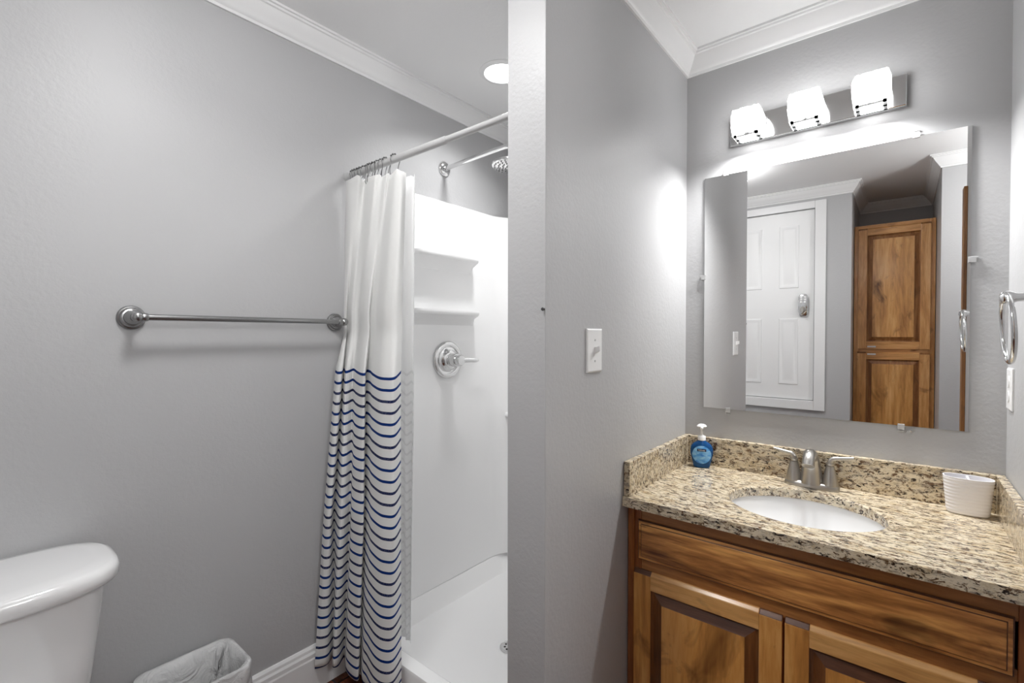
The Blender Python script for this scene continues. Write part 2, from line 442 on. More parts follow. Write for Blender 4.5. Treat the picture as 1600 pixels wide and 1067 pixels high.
# ------------------------------------------------------------------ ceiling lamps and the added fill globe
def downlight(label, x, y):
    t = thing('recessed_ceiling_light', label, 'ceiling light', (x, y, CEIL))
    bm = B(); lathe(bm, [(.073, 0), (.073, -.004), (.076, -.008), (.092, -.006), (.097, -.002), (.097, 0)], (x, y, CEIL), (0, 0, 1), 48, cap=False)
    obj('trim_ring', bm, 'trim', t, smooth=True)
    bm = B(); lathe(bm, [(.0, -.0045), (.04, -.0045), (.073, -.003), (.073, -.0005), (0, -.0005)], (x, y, CEIL), (0, 0, 1), 48)
    obj('lens', bm, 'lens', t, smooth=True)
downlight('round white recessed light glowing in the ceiling above the shower', *SHOWER_LIGHT)
def fill_globe(label, x, y, m):
    t = thing('added_fill_globe', label, 'ceiling light', (x, y, CEIL))
    bm = B(); lathe(bm, [(.07, 0), (.07, -.012), (.06, -.022), (.008, -.026), (.008, -.26), (.035, -.265), (.035, -.29), (0, -.29)], (x, y, CEIL)); obj('canopy', bm, 'trim', t, smooth=True)
    bm = B(); lathe(bm, [(.10*math.sin(PI*k/16), -.37+.10*math.cos(PI*k/16)) for k in range(17)], (x, y, CEIL), seg=24); obj('globe', bm, m, t, smooth=3.0)
def drum_light(label, x, y):
    t = thing('drum_ceiling_light', label, 'ceiling light', (x, y, CEIL))
    bm = B(); lathe(bm, [(.145, 0), (.145, -.014), (.138, -.018), (0, -.018)], (x, y, CEIL)); obj('canopy', bm, 'trim', t, smooth=True)
    bm = B(); lathe(bm, [(.130, -.018), (.132, -.080), (.126, -.088), (0, -.090)], (x, y, CEIL), seg=40); obj('diffuser', bm, 'globe', t, smooth=True)
drum_light('white drum ceiling light above the floor in front of the toilet', *ROOM_LIGHT)
fill_globe('added opal fill light globe in the passage beside the end of the side wall', *HALL_FILL, 'hall_fill_globe')  # unseen globe added in the passage to raise the ambient light

# ------------------------------------------------------------------ shower: surround, pan, valve, head
PX0, PX1, PY0, PY1 = XL+.002, XQ-.002, 1.045, YB-.002
def u_path(off, rad, y0):  # plan line of the surround: left wall, back, partition side; off = distance from the walls
    x0, x1, y1 = XL+off, XQ-off, YB-off; out = [Vector((x0, y0))]
    n = 12
    for k in range(n+1):
        a = PI - k/n*PI/2; out.append(Vector((x0+rad+rad*math.cos(a), y1-rad+rad*math.sin(a))))
    for k in range(n+1):
        a = PI/2 - k/n*PI/2; out.append(Vector((x1-rad+rad*math.cos(a), y1-rad+rad*math.sin(a))))
    out.append(Vector((x1, y0))); return out
sur = thing('shower_surround', 'white moulded shower wall surround with two corner shelves behind the striped curtain', 'shower surround', (XL, 1.5, .16))
bm = B(); inner, outer = u_path(.030, .16, 1.09), u_path(.003, .18, 1.09)
rows = []
for line, z in ((outer, .1525), (inner, .1525), (inner, 1.945), ([p for p in u_path(.027, .16, 1.09)], 1.955), ([p for p in u_path(.018, .17, 1.09)], 1.96), (outer, 1.96)):
    rows.append([Vector((p.x, p.y, z)) for p in line])
loft(bm, rows, False, False, False)
R0 = bm.verts[:]
obj('panel', bm, 'acrylic', sur, smooth=.5)
def shelf(name, pts, z, drop=.10):
    # ledge with a rounded lip and an underside that slopes back to the wall; pts = plan outline from wall start to wall end
    bm = B(); k = len(pts)
    wall = [Vector((XL+.030, p[1], 0)) if w else Vector(p+(0,)) for p, w in pts]
    return bm
def ledge(x0, x1, y0, y1, z, lip=.012, drop=.05):
    bm = B(); prof = [(0, .004), (.6, .001), (.86, .005), (.97, .005), (1.0, -.002), (1.0, -lip), (.95, -lip-.006), (.4, -lip-.006-drop*.35), (0, -lip-.006-drop)]
    rings = []
    for s, f in ((0, 0.02), (.02, .55), (.05, .85), (.10, 1), (.5, 1), (.9, 1), (.95, .9), (.98, .6), (1, .02)):
        rings.append([Vector((x0 + (x1-x0)*f*p, y0+(y1-y0)*s, z+q)) for p, q in prof])
    loft(bm, rings); return bm
obj('shelf', ledge(XL+.028, XL+.105, 1.30, 1.715, 1.697), 'acrylic', sur, smooth=.6)
obj('shelf', ledge(XL+.028, XL+.100, 1.30, 1.725, 1.441), 'acrylic', sur, smooth=.6)
bm = ledge(0, .08, 0, .22, 0); bmesh.ops.rotate(bm, verts=bm.verts, cent=(0, 0, 0), matrix=Matrix.Rotation(-PI/2, 3, 'Z')); bmesh.ops.translate(bm, verts=bm.verts, vec=(-1.665, YB-.028, .905))
obj('shelf', bm, 'acrylic', sur, smooth=.6)

pan = thing('shower_pan', 'white moulded shower pan with raised curb and round drain', 'shower pan', (-1.25, 1.5, 0))
def rr(x0, x1, y0, y1, r, z, seg=8):
    out = []
    for cx, cy, a0 in ((x1-r, y1-r, 0), (x0+r, y1-r, PI/2), (x0+r, y0+r, PI), (x1-r, y0+r, 1.5*PI)):
        for k in range(seg+1):
            a = a0 + k/seg*PI/2; out.append(Vector((cx+r*math.cos(a), cy+r*math.sin(a), z)))
    return out
bm = B()
loft(bm, [rr(PX0, PX1, PY0, PY1, .01, 0), rr(PX0, PX1, PY0, PY1, .01, .142), rr(PX0+.003, PX1-.003, PY0+.004, PY1-.003, .01, .150),
          rr(PX0+.026, PX1-.026, PY0+.050, PY1-.026, .06, .150), rr(PX0+.032, PX1-.032, PY0+.060, PY1-.032, .07, .144),
          rr(PX0+.05, PX1-.05, PY0+.090, PY1-.05, .10, .085), rr(PX0+.065, PX1-.065, PY0+.110, PY1-.065, .11, .062), rr(PX0+.10, PX1-.10, PY0+.165, PY1-.10, .12, .054),
          rr(-1.30, -1.16, 1.42, 1.56, .06, .048)], True, True)
obj('tray', bm, 'acrylic', pan, smooth=.6)
bm = B(); lathe(bm, [(.042, 0), (.042, .003), (.036, .005), (.034, .004), (0, .004)], (-1.228, 1.486, .0485))
dr = obj('drain', bm, 'chrome', pan, smooth=True)
bm = B()
for k in range(8):
    a = k*PI/4; lathe(bm, [(.0045, 0), (.0045, .0008), (0, .0008)], (-1.228+.022*math.cos(a), 1.486+.022*math.sin(a), .0522), seg=10)
lathe(bm, [(.0045, 0), (.0045, .0008), (0, .0008)], (-1.228, 1.486, .0522), seg=10)
obj('drain_hole', bm, 'dark', dr)

val = thing('shower_valve', 'round chrome shower valve with lever handle on the white surround', 'shower valve', (XL+.03, 1.549, 1.211))
vx, vy, vz = XL+.031, 1.549, 1.211
bm = B(); lathe(bm, [(.089, 0), (.089, .004), (.086, .009), (.076, .014), (.066, .012), (.060, .009), (.056, .010), (.046, .018), (.040, .026), (.034, .028), (0, .028)], (vx, vy, vz), (1, 0, 0), 56)
obj('escutcheon', bm, 'chrome', val, smooth=True)
bm = B(); lathe(bm, [(.031, 0), (.031, .040), (.029, .043), (.024, .044), (.024, .048), (.026, .050), (.026, .066), (.022, .072), (0, .074)], (vx+.026, vy, vz), (1, 0, 0), 40)
obj('sleeve', bm, 'chrome', val, smooth=True)
bm = B(); tube(bm, [(vx+.085, vy+.010, vz), (vx+.090, vy+.035, vz), (vx+.094, vy+.065, vz-.001), (vx+.096, vy+.095, vz-.003), (vx+.097, vy+.108, vz-.004)], [.013, .0125, .0115, .011, .007], 18)
obj('lever', bm, 'chrome', val, smooth=True)

sh = thing('rain_shower', 'chrome rain shower head on a long wall arm above the surround', 'shower head', (XL, 1.558, 2.123))
bm = B(); lathe(bm, [(.036, 0), (.036, .003), (.032, .009), (.020, .014), (.014, .015), (0, .015)], (XL+.0005, 1.558, 2.123), (1, 0, 0), 40); obj('flange', bm, 'chrome', sh, smooth=True)
bm = B(); tube(bm, cr([(XL+.012, 1.558, 2.122), (XL+.10, 1.558, 2.126), (XL+.24, 1.558, 2.131), (XL+.36, 1.558, 2.134), (XL+.40, 1.558, 2.131), (XL+.428, 1.558, 2.112), (XL+.432, 1.558, 2.078)], 28), .0105, 18); obj('arm', bm, 'chrome', sh, smooth=True)
hc = (XL+.432, 1.558, 2.046)
bm = B(); lathe(bm, [(.013, .034), (.014, .012), (.03, .007), (.090, .005), (.094, .002), (.094, -.005), (.090, -.008), (0, -.008)], hc, (0, 0, 1), 56); hd = obj('head', bm, 'chrome', sh, smooth=True)
bm = B()
for rr_, n in ((.084, 28), (.066, 22), (.048, 16), (.030, 10), (.012, 5)):
    for k in range(n):
        a = 2*PI*k/n; lathe(bm, [(.0032, 0), (.0026, -.005), (0, -.005)], (hc[0]+rr_*math.cos(a), hc[1]+rr_*math.sin(a), hc[2]-.008), (0, 0, 1), 8)
obj('nozzle_pattern', bm, 'grey_nickel', hd)

# ------------------------------------------------------------------ shower rod, hooks, curtain, liner
RY, RZ = 1.045, 1.953
rod = thing('shower_rod', 'white telescoping curtain rod between the grey wall and the partition', 'curtain rod', (XL, RY, RZ))
bm = B(); lathe(bm, [(.0125, 0), (.0125, .562), (.0115, .565), (.0115, .566), (0, .566)], (XL+.006, RY, RZ), (1, 0, 0), 24); obj('outer_tube', bm, 'rod', rod, smooth=True)
bm = B(); lathe(bm, [(.0102, 0), (.0102, .318), (0, .318)], (XL+.570, RY, RZ), (1, 0, 0), 24); obj('inner_tube', bm, 'rod', rod, smooth=True)
for x, s in ((XL+.0005, 1), (XQ-.0005, -1)):
    bm = B(); lathe(bm, [(.021, 0), (.021, .004), (.016, .012), (.0128, .022), (0, .022)], (x, RY, RZ), (s, 0, 0), 24); obj('end_cap', bm, 'rod', rod, smooth=True)

def plan(levels, n):  # levels: list of (z, control points) top to bottom -> function(z) giving n plan points
    S_ = [(z, cr([(x, y, 0) for x, y in pts], n)) for z, pts in levels]
    def at(z):
        if z >= S_[0][0]: return S_[0][1]
        for (za, a), (zb, b) in zip(S_, S_[1:]):
            if z >= zb:
                f = (za-z)/(za-zb); return [p.lerp(q, f) for p, q in zip(a, b)]
        return S_[-1][1]
    return at
def sheet(name, at, n, top, bottom, rows, mats, uvshift, thick=.0016):
    bm = B(); uvl = bm.loops.layers.uv.new('UVMap'); V = []; UV = {}
    for j in range(rows+1):
        row = []
        for i in range(n):
            u = i/(n-1); zt, zb = top(u), bottom(u); z = zt + (zb-zt)*j/rows
            p = at(z)[i]; v = bm.verts.new((p.x, p.y, z)); row.append(v); UV[v] = (u, (z + uvshift(u, z))/2.0)
        V.append(row)
    for a, b in zip(V, V[1:]):
        for i in range(n-1):
            f = bm.faces.new((a[i], b[i], b[i+1], a[i+1]))
            for l in f.loops: l[uvl].uv = UV[l.vert]
    o = obj(name, bm, mats, None, smooth=3.0)
    md = o.modifiers.new('thick', 'SOLIDIFY'); md.thickness = thick; md.offset = 0
    return o
lv = [
 (1.93, [(-1.674,1.022),(-1.629,1.006),(-1.589,1.000),(-1.553,1.004),(-1.564,1.030),(-1.555,1.035),(-1.501,1.018),(-1.461,1.012),(-1.455,1.024),(-1.440,1.030),(-1.404,1.020),(-1.403,1.030),(-1.374,1.020),(-1.337,1.008),(-1.318,1.010),(-1.311,1.018),(-1.326,1.040)]),
 (1.42, [(-1.676,1.013),(-1.675,1.013),(-1.665,1.015),(-1.674,1.026),(-1.629,1.013),(-1.612,1.015),(-1.593,1.022),(-1.557,1.010),(-1.517,1.000),(-1.493,1.000),(-1.504,1.015),(-1.472,1.010),(-1.446,1.005),(-1.379,0.982),(-1.340,0.980),(-1.319,0.993),(-1.339,1.030)]),
 (1.335, [(-1.676,1.013),(-1.675,1.013),(-1.665,1.015),(-1.674,1.026),(-1.629,1.013),(-1.612,1.015),(-1.593,1.022),(-1.557,1.010),(-1.517,1.000),(-1.493,1.000),(-1.504,1.015),(-1.472,1.010),(-1.446,1.005),(-1.379,0.982),(-1.340,0.980),(-1.319,0.993),(-1.339,1.030)]),
 (1.19, [(-1.676,0.975),(-1.636,0.962),(-1.623,0.970),(-1.663,1.002),(-1.607,0.976),(-1.600,0.985),(-1.602,1.005),(-1.545,0.985),(-1.497,0.970),(-1.476,0.972),(-1.513,1.003),(-1.486,1.000),(-1.435,0.978),(-1.366,0.954),(-1.325,0.950),(-1.292,0.962),(-1.334,1.020)]),
 (0.65, [(-1.676,0.925),(-1.642,0.916),(-1.631,0.928),(-1.674,0.966),(-1.598,0.942),(-1.584,0.952),(-1.595,0.985),(-1.546,0.960),(-1.506,0.953),(-1.473,0.960),(-1.509,0.990),(-1.462,0.974),(-1.404,0.950),(-1.345,0.937),(-1.311,0.938),(-1.286,0.956),(-1.323,1.010)]),
 (0.10, [(-1.673,0.885),(-1.660,0.898),(-1.653,0.922),(-1.676,0.960),(-1.626,0.930),(-1.618,0.946),(-1.647,0.990),(-1.581,0.958),(-1.526,0.950),(-1.505,0.960),(-1.556,1.000),(-1.483,0.962),(-1.449,0.955),(-1.379,0.936),(-1.329,0.937),(-1.308,0.962),(-1.335,1.020)]),
]
NC = 300
def ctop(u): return 1.928 - .040*u - .008*abs(math.sin(u*6*PI)) 
def cbot(u): return .088 + .006*math.sin(u*9) 
def csag(u, z):  # the printed bands droop a little between the folds
    k = .02 + .24*min(1, max(0, (z-.15)/1.0))
    y = CPLAN(z)[int(round(u*(NC-1)))].y
    return -(y-.97)*k
CPLAN = plan(lv, NC)
tag(sheet('shower_curtain', CPLAN, NC, ctop, cbot, 90, 'curtain', csag), 'white shower curtain with navy stripes on its lower part, bunched by the wall', 'shower curtain')
ll = [
 (1.92, [(-1.66,1.062),(-1.61,1.074),(-1.56,1.060),(-1.51,1.074),(-1.46,1.060),(-1.41,1.074),(-1.36,1.058),(-1.325,1.072),(-1.300,1.054)]),
 (1.0,  [(-1.655,1.118),(-1.61,1.128),(-1.57,1.110),(-1.53,1.128),(-1.49,1.110),(-1.46,1.128),(-1.425,1.106),(-1.398,1.124),(-1.376,1.104)]),
 (0.1,  [(-1.630,1.198),(-1.612,1.204),(-1.596,1.196),(-1.58,1.204),(-1.565,1.196),(-1.548,1.204),(-1.532,1.194),(-1.518,1.202),(-1.500,1.192)])]
tag(sheet('curtain_liner', plan(ll, 100), 100, lambda u: 1.915-.030*u-.006*abs(math.sin(u*6*PI)), lambda u: .100, 50, 'liner', lambda u, z: .006*math.sin(u*50), .0010), 'plain white shower liner hanging inside the pan behind the striped curtain', 'shower liner')
# twelve wire hooks over the rod, all squeezed towards the wall
hook_x = [-1.655, -1.640, -1.622, -1.607, -1.583, -1.552, -1.538, -1.520, -1.495, -1.470, -1.448, -1.395]
ordw = ['first', 'second', 'third', 'fourth', 'fifth', 'sixth', 'seventh', 'eighth', 'ninth', 'tenth', 'eleventh']
hook0 = None
for i, hx in enumerate(hook_x):
    lab = ('%s thin wire curtain hook on the rod, counted from the grey wall' % ordw[i]) if i < 11 else 'lone wire curtain hook at the free end of the bunched curtain'
    if hook0 is None:
        h = thing('curtain_hook', lab, 'curtain hook', (hx, RY, RZ), 'wire hooks on the curtain rod'); hook0 = h
        pts = [(0, .018*math.sin(a)-.0, .0175*math.cos(a)) for a in [-2.2+k*4.4/14 for k in range(15)]]
        pts = [(0, -.006, -.060), (0, -.016, -.058), (0, -.019, -.046), (0, -.0155, -.020)] + pts[1:-1] + [(0, .012, -.022), (0, .008, -.045), (0, .004, -.055)]
        bm = B(); tube(bm, cr(pts, 44), .0013, 8); obj('wire', bm, 'dark_metal', h, smooth=True, local=True)
        for k in range(5):
            a = -1.0+k*.5; bm = B(); s = bmesh.ops.create_uvsphere(bm, u_segments=10, v_segments=8, radius=.0034)
            bmesh.ops.translate(bm, verts=bm.verts, vec=(0, .0178*math.sin(a), .0178*math.cos(a))); obj('roller_bead', bm, 'dark_metal', h, smooth=3.0, local=True)
    else:
        h = hook0.copy(); COL.objects.link(h); h.location = (hx, RY, RZ); h['label'] = lab
        h.rotation_euler = (0, 0, random.uniform(-.35, .35))
        for ch in hook0.children:
            c = ch.copy(); COL.objects.link(c); c.parent = h

# ------------------------------------------------------------------ towel bar on the left wall
tb = thing('towel_bar', 'satin grey metal towel bar with round stepped rosettes on the grey wall', 'towel bar', (XL, .67, 1.377))
TX, TZ = XL+.068, 1.378
for y in (.357, .986):
    bm = B(); lathe(bm, [(.034, 0), (.034, .004), (.032, .008), (.0285, .009), (.0275, .013), (.025, .016), (.021, .0165), (.020, .021), (.017, .026), (.0125, .031), (.0105, .038), (.0105, .055), (.013, .059), (.0145, .066), (.0135, .074), (.009, .079), (0, .081)], (XL+.0005, y, TZ), (1, 0, 0), 48)
    obj('rosette', bm, 'grey_nickel', tb, smooth=True)
bm = B(); tube(bm, [(TX, .357, TZ), (TX, .986, TZ)], .0088, 24); obj('bar', bm, 'grey_nickel', tb, smooth=True)
for y, s in ((.357, 1), (.986, -1)):
    bm = B(); lathe(bm, [(.0115, .010), (.0125, .014), (.0115, .020), (.0105, .024)], (TX, y, TZ), (0, s, 0), 24); obj('collar', bm, 'grey_nickel', tb, smooth=True)

# ------------------------------------------------------------------ toilet
to = thing('toilet', 'white two-piece toilet with rounded tank lid against the grey wall', 'toilet', (-1.35, .06, 0))
TY = .055
bm = B()
def lid_ring(x0, x1, hy, z, n=3.2): return superring((x0+x1)/2, TY, z, (x1-x0)/2, hy, n, 64)
loft(bm, [lid_ring(-1.672, -1.425, .205, .738), lid_ring(-1.690, -1.402, .228, .744), lid_ring(-1.694, -1.396, .233, .752), lid_ring(-1.694, -1.396, .233, .770), lid_ring(-1.690, -1.400, .229, .781), lid_ring(-1.680, -1.412, .218, .786), lid_ring(-1.655, -1.445, .190, .789)])
obj('tank_lid', bm, 'porcelain', to, smooth=1.2)
bm = B(); loft(bm, [superring(-1.575, TY, .36, .085, .155, 4, 64), superring(-1.570, TY, .40, .098, .172, 4, 64), superring(-1.557, TY, .60, .116, .192, 4, 64), superring(-1.553, TY, .738, .126, .206, 4, 64)])
obj('tank', bm, 'porcelain', to, smooth=1.2)
bm = B()
loft(bm, [superring(-1.36, TY, 0, .22, .115, 3, 48), superring(-1.36, TY, .06, .215, .105, 3, 48), superring(-1.32, TY, .18, .23, .11, 2.6, 48), superring(-1.26, TY, .30, .27, .155, 2.3, 48), superring(-1.24, TY, .37, .285, .178, 2.2, 48), superring(-1.24, TY, .385, .285, .18, 2.2, 48), superring(-1.24, TY, .385, .225, .125, 2.2, 48), superring(-1.25, TY, .30, .17, .10, 2.1, 48), superring(-1.29, TY, .20, .07, .05, 2, 48)])
box(bm, -1.66, -1.44, TY-.11, TY+.11, .30, .372)
obj('bowl', bm, 'porcelain', to, smooth=1.0)
bm = B(); loft(bm, [superring(-1.235, TY, .386, .285, .182, 2.2, 48), superring(-1.235, TY, .392, .288, .185, 2.2, 48), superring(-1.235, TY, .408, .286, .183, 2.2, 48), superring(-1.235, TY, .420, .27, .168, 2.2, 48)])
obj('seat', bm, 'white_plastic', to, smooth=1.0)
bm = B(); lathe(bm, [(.012, 0), (.012, .008), (0, .008)], (-1.440, TY-.13, .69), (1, 0, 0), 20); tube(bm, [(-1.428, TY-.13, .69), (-1.420, TY-.12, .69), (-1.418, TY-.06, .682)], [.006, .006, .008], 12)
obj('flush_lever', bm, 'chrome', to, smooth=True)

# ------------------------------------------------------------------ waste bin and its bag
def rrect(cx, cy, hx, hy, r, z, seg=8):
    return rr(cx-hx, cx+hx, cy-hy, cy+hy, r, z, seg)
BX, BY = -1.574, .468
bn = tag(None or obj('waste_bin', (lambda bm: (loft(bm, [rrect(BX, BY, .080, .105, .03, .0), rrect(BX, BY, .082, .107, .03, .006), rrect(BX, BY, .095, .122, .034, .345), rrect(BX, BY, .0985, .1255, .036, .348), rrect(BX, BY, .0985, .1255, .036, .354), rrect(BX, BY, .093, .120, .034, .354), rrect(BX, BY, .091, .118, .034, .340), rrect(BX, BY, .079, .104, .03, .008)]), bm)[1])(B()), 'white_plastic', None, smooth=1.0), 'small white waste bin on the floor between toilet and curtain, lined with a bag', 'waste bin')
bm = B(); random.seed(3)
def wob(ring, a, ph):
    n = len(ring); c = Vector((BX, BY, 0)); out = []
    for i, p in enumerate(ring):
        d = Vector((p.x-BX, p.y-BY, 0)); d.normalize()
        f = a*(math.sin(i*1.9+ph)+.7*math.sin(i*.77+ph*2)+.5*math.sin(i*3.1+ph))
        out.append(p + d*abs(f)*.5 + Vector((0, 0, f*.6)))
    return out
loft(bm, [wob(rrect(BX, BY, .0985, .1265, .037, .215), .012, 1), wob(rrect(BX, BY, .100, .128, .038, .27), .004, 2), rrect(BX, BY, .1010, .1285, .038, .335), rrect(BX, BY, .1015, .129, .038, .352), rrect(BX, BY, .0995, .1268, .037, .3585), rrect(BX, BY, .0925, .1195, .034, .3575),
          [p + (Vector((BX, BY, p.z))-p)*(.15*math.sin(i*.75)**2) for i, p in enumerate(rrect(BX, BY, .0895, .1165, .034, .335))], [p + Vector((0, 0, -abs(.02*math.sin(i*.9)))) + (Vector((BX, BY, p.z))-p)*(.38*math.sin(i*.63+.4)**2) for i, p in enumerate(rrect(BX, BY, .084, .110, .032, .27))],
          [p + (Vector((BX, BY, p.z))-p)*(.42*math.sin(i*.5+1)**2) for i, p in enumerate(rrect(BX, BY, .076, .100, .03, .16))], [p + (Vector((BX, BY, p.z))-p)*(.2*math.sin(i*1.1)**2) for i, p in enumerate(rrect(BX, BY, .066, .088, .03, .05))]], False, True)
tag(obj('bin_bag', bm, 'bag', None, smooth=3.0), 'thin white plastic bag folded over the waste bin rim', 'bin bag')

# ------------------------------------------------------------------ vanity cabinet
vc = thing('vanity_cabinet', 'stained knotty wood vanity cabinet under the granite top', 'cabinet', (-.225, 1.7, 0))
FY, DY = 1.443, 1.425   # face frame front, door front
bm = B(); box(bm, XP+.003, XP+.020, FY, 1.962, .0, .775); box(bm, XR-.020, XR-.003, FY, 1.962, .0, .775); box(bm, XP+.02, XR-.02, FY, 1.962, .10, .118); box(bm, XP+.02, XR-.02, 1.95, 1.962, .118, .775); box(bm, XP+.02, XR-.02, 1.50, 1.515, 0, .10)
obj('carcass', bm, 'wood_frame_v', vc)
bm = B()
box(bm, XP+.003, -.663, FY-.012, FY+.008, .10, .782, 1); box(bm, -.663, -.640, FY-.004, FY+.012, .10, .782, 1); box(bm, .196, XR-.003, FY-.004, FY+.012, .10, .782, 1)
box(bm, -.640, .196, FY-.006, FY+.012, .728, .782); box(bm, -.640, .196, FY-.004, FY+.012, .57, .625); box(bm, -.640, .196, FY-.004, FY+.012, .10, .15); box(bm, -.26, -.21, FY, FY+.012, .15, .57, 1)
obj('face_frame', bm, ['wood_frame', 'wood_frame_v'], vc, bevel=.002)
def yring(x0, x1, z0, z1, i, y): return [Vector((x0+i, y, z0+i)), Vector((x1-i, y, z0+i)), Vector((x1-i, y, z1-i)), Vector((x0+i, y, z1-i))]
# drawer front: slab with a glazed stepped edge
dx0, dx1, dz0, dz1 = -.648, .190, .612, .738
bm = B(); loft(bm, [yring(dx0, dx1, dz0, dz1, 0, FY-.007), yring(dx0, dx1, dz0, dz1, 0, DY+.006)], True, False, mi=1)
loft(bm, [yring(dx0, dx1, dz0, dz1, 0, DY+.006), yring(dx0, dx1, dz0, dz1, .003, DY+.003)], False, False, mi=1)
loft(bm, [yring(dx0, dx1, dz0, dz1, .003, DY+.003), yring(dx0, dx1, dz0, dz1, .0105, DY+.0022)], False, False, mi=0)
loft(bm, [yring(dx0, dx1, dz0, dz1, .0105, DY+.0022), yring(dx0, dx1, dz0, dz1, .0125, DY)], False, False, mi=1)
loft(bm, [yring(dx0, dx1, dz0, dz1, .0125, DY), yring(dx0, dx1, dz0, dz1, .014, DY-.0005)], False, True, mi=0)
bmesh.ops.remove_doubles(bm, verts=bm.verts, dist=1e-5)
obj('drawer_front', bm, ['wood_drawer', 'glaze'], vc)
def cab_door(x0, x1, z0, z1, y, parent, fw_, pw, mats, name='door', latch=False, sgn=-1):
    """frame-and-panel door whose face looks to -Y (sgn -1) or +Y (sgn 1); y = face plane"""
    s = sgn; d = -s
    bm = B()
    yb, yf = y + d*.018, y
    lo, hi = min(yb, yf), max(yb, yf)
    for a0, a1 in ((x0, x0+fw_), (x1-fw_, x1)):
        box(bm, a0, a1, lo, hi, z0, z1-.012, 0)
        loft(bm, [[Vector((xx, a, b)) for a, b in ((yb, z1-.012), (yf, z1-.012), (y + d*.010, z1), (yb, z1))] for xx in (a0, a1)], mi=2)
    box(bm, x0+fw_, x1-fw_, lo, hi, z0, z0+fw_, 1)
    # upper rail with a sloped finger-pull top
    xs = (x0+fw_, x1-fw_)
    prof = [(yb, z1-fw_), (yf, z1-fw_), (yf, z1-.010), (y + d*.010, z1), (yb, z1)]
    loft(bm, [[Vector((xx, a, b)) for a, b in prof] for xx in xs], mi=1)
    dr = obj(name, bm, [mats[0], mats[1], mats[3]], parent, bevel=.0018)
    # moulded slope and field
    ix0, ix1, iz0, iz1 = x0+fw_, x1-fw_, z0+fw_, z1-fw_
    def ring(i, o): return [Vector((ix0+i, y+d*o, iz0+i)), Vector((ix1-i, y+d*o, iz0+i)), Vector((ix1-i, y+d*o, iz1-i)), Vector((ix0+i, y+d*o, iz1-i))]
    bm = B()
    rgs = [[bm.verts.new(p) for p in ring(i, o)] for i, o in ((0, .0045), (.004, .0075), (.009, .011), (pw*.9, .0035), (pw, .002))]
    for a, b in zip(rgs, rgs[1:]):
        for k in range(4):
            j = (k+1) % 4; bm.faces.new((a[k], a[j], b[j], b[k])).material_index = (1 if k in (0, 2) else 2)
    bm.faces.new(rgs[-1]).material_index = 0
    # closed back
    bk = [bm.verts.new(p) for p in ring(0, .016)]; bm.faces.new(bk).material_index = 0
    for k in range(4): bm.faces.new((rgs[0][k], rgs[0][(k+1) % 4], bk[(k+1) % 4], bk[k])).material_index = 0
    obj('panel', bm, [mats[2], mats[3], mats[4]], dr)
    return dr
VM = ('wood_v', 'wood_h', 'wood_panel', 'glaze', 'glaze_v')
cab_door(-.661, -.2385, .125, .578, DY, vc, .056, .036, VM)
cab_door(-.2325, .192, .125, .578, DY, vc, .056, .036, VM)

# countertop with an oval cut-out and its splashes
CZ, CB, CY0 = .813, .782, 1.393
SX, SY, SA, SB = -.226, 1.660, .203, .172
ct = thing('countertop', 'speckled beige granite vanity top with oval sink cut-out', 'countertop', (-.225, 1.68, CB))
bm = B(); x0, x1, y0, y1 = XP+.0015, XR-.0015, CY0, YM-.0015
angs = sorted([2*PI*k/96 for k in range(96)] + [math.atan2(b-SY, a-SX) % (2*PI) for a in (x0, x1) for b in (y0, y1)])
def hit(a):
    c, s = math.cos(a), math.sin(a); t = 1e9
    for q, d, lo in ((x0-SX, c, 0), (x1-SX, c, 0), (y0-SY, s, 0), (y1-SY, s, 0)):
        if abs(d) > 1e-9 and q/d > 1e-6: t = min(t, q/d)
    return (SX+c*t, SY+s*t)
def ell(a, g=0.0):
    # same polar angle on the ellipse
    c, s = math.cos(a), math.sin(a); r = 1/math.sqrt((c/(SA+g))**2+(s/(SB+g))**2); return (SX+c*r, SY+s*r)
O = [hit(a) for a in angs]; I0 = [ell(a) for a in angs]; I1 = [ell(a, .004) for a in angs]
def r3(pl, z): return [Vector((p[0], p[1], z)) for p in pl]
rings = [r3(I0, CB), r3(I0, CZ-.004), r3(I1, CZ), r3(O, CZ), r3(O, CB)]
Rv = [[bm.verts.new(p) for p in r] for r in rings]; Rv.append(Rv[0])
n = len(angs)
for a, b in zip(Rv, Rv[1:]):
    for i in range(n): bm.faces.new((a[i], a[(i+1) % n], b[(i+1) % n], b[i]))
bmesh.ops.dissolve_limit(bm, angle_limit=.001, verts=[v for v in bm.verts], edges=[e for e in bm.edges if False])
obj('slab', bm, 'granite', ct, bevel=.009, seg=3, angle=1.2)
obj('backsplash', bx(XP+.022, XR-.022, 1.944, YM-.0015, CZ, .924), 'granite', ct, bevel=.002)
obj('side_splash', bx(XP+.0015, XP+.022, 1.402, YM-.0015, CZ, .924), 'granite', ct, bevel=.002)
obj('side_splash', bx(XR-.022, XR-.0015, 1.402, YM-.0015, CZ, .924), 'granite', ct, bevel=.002)
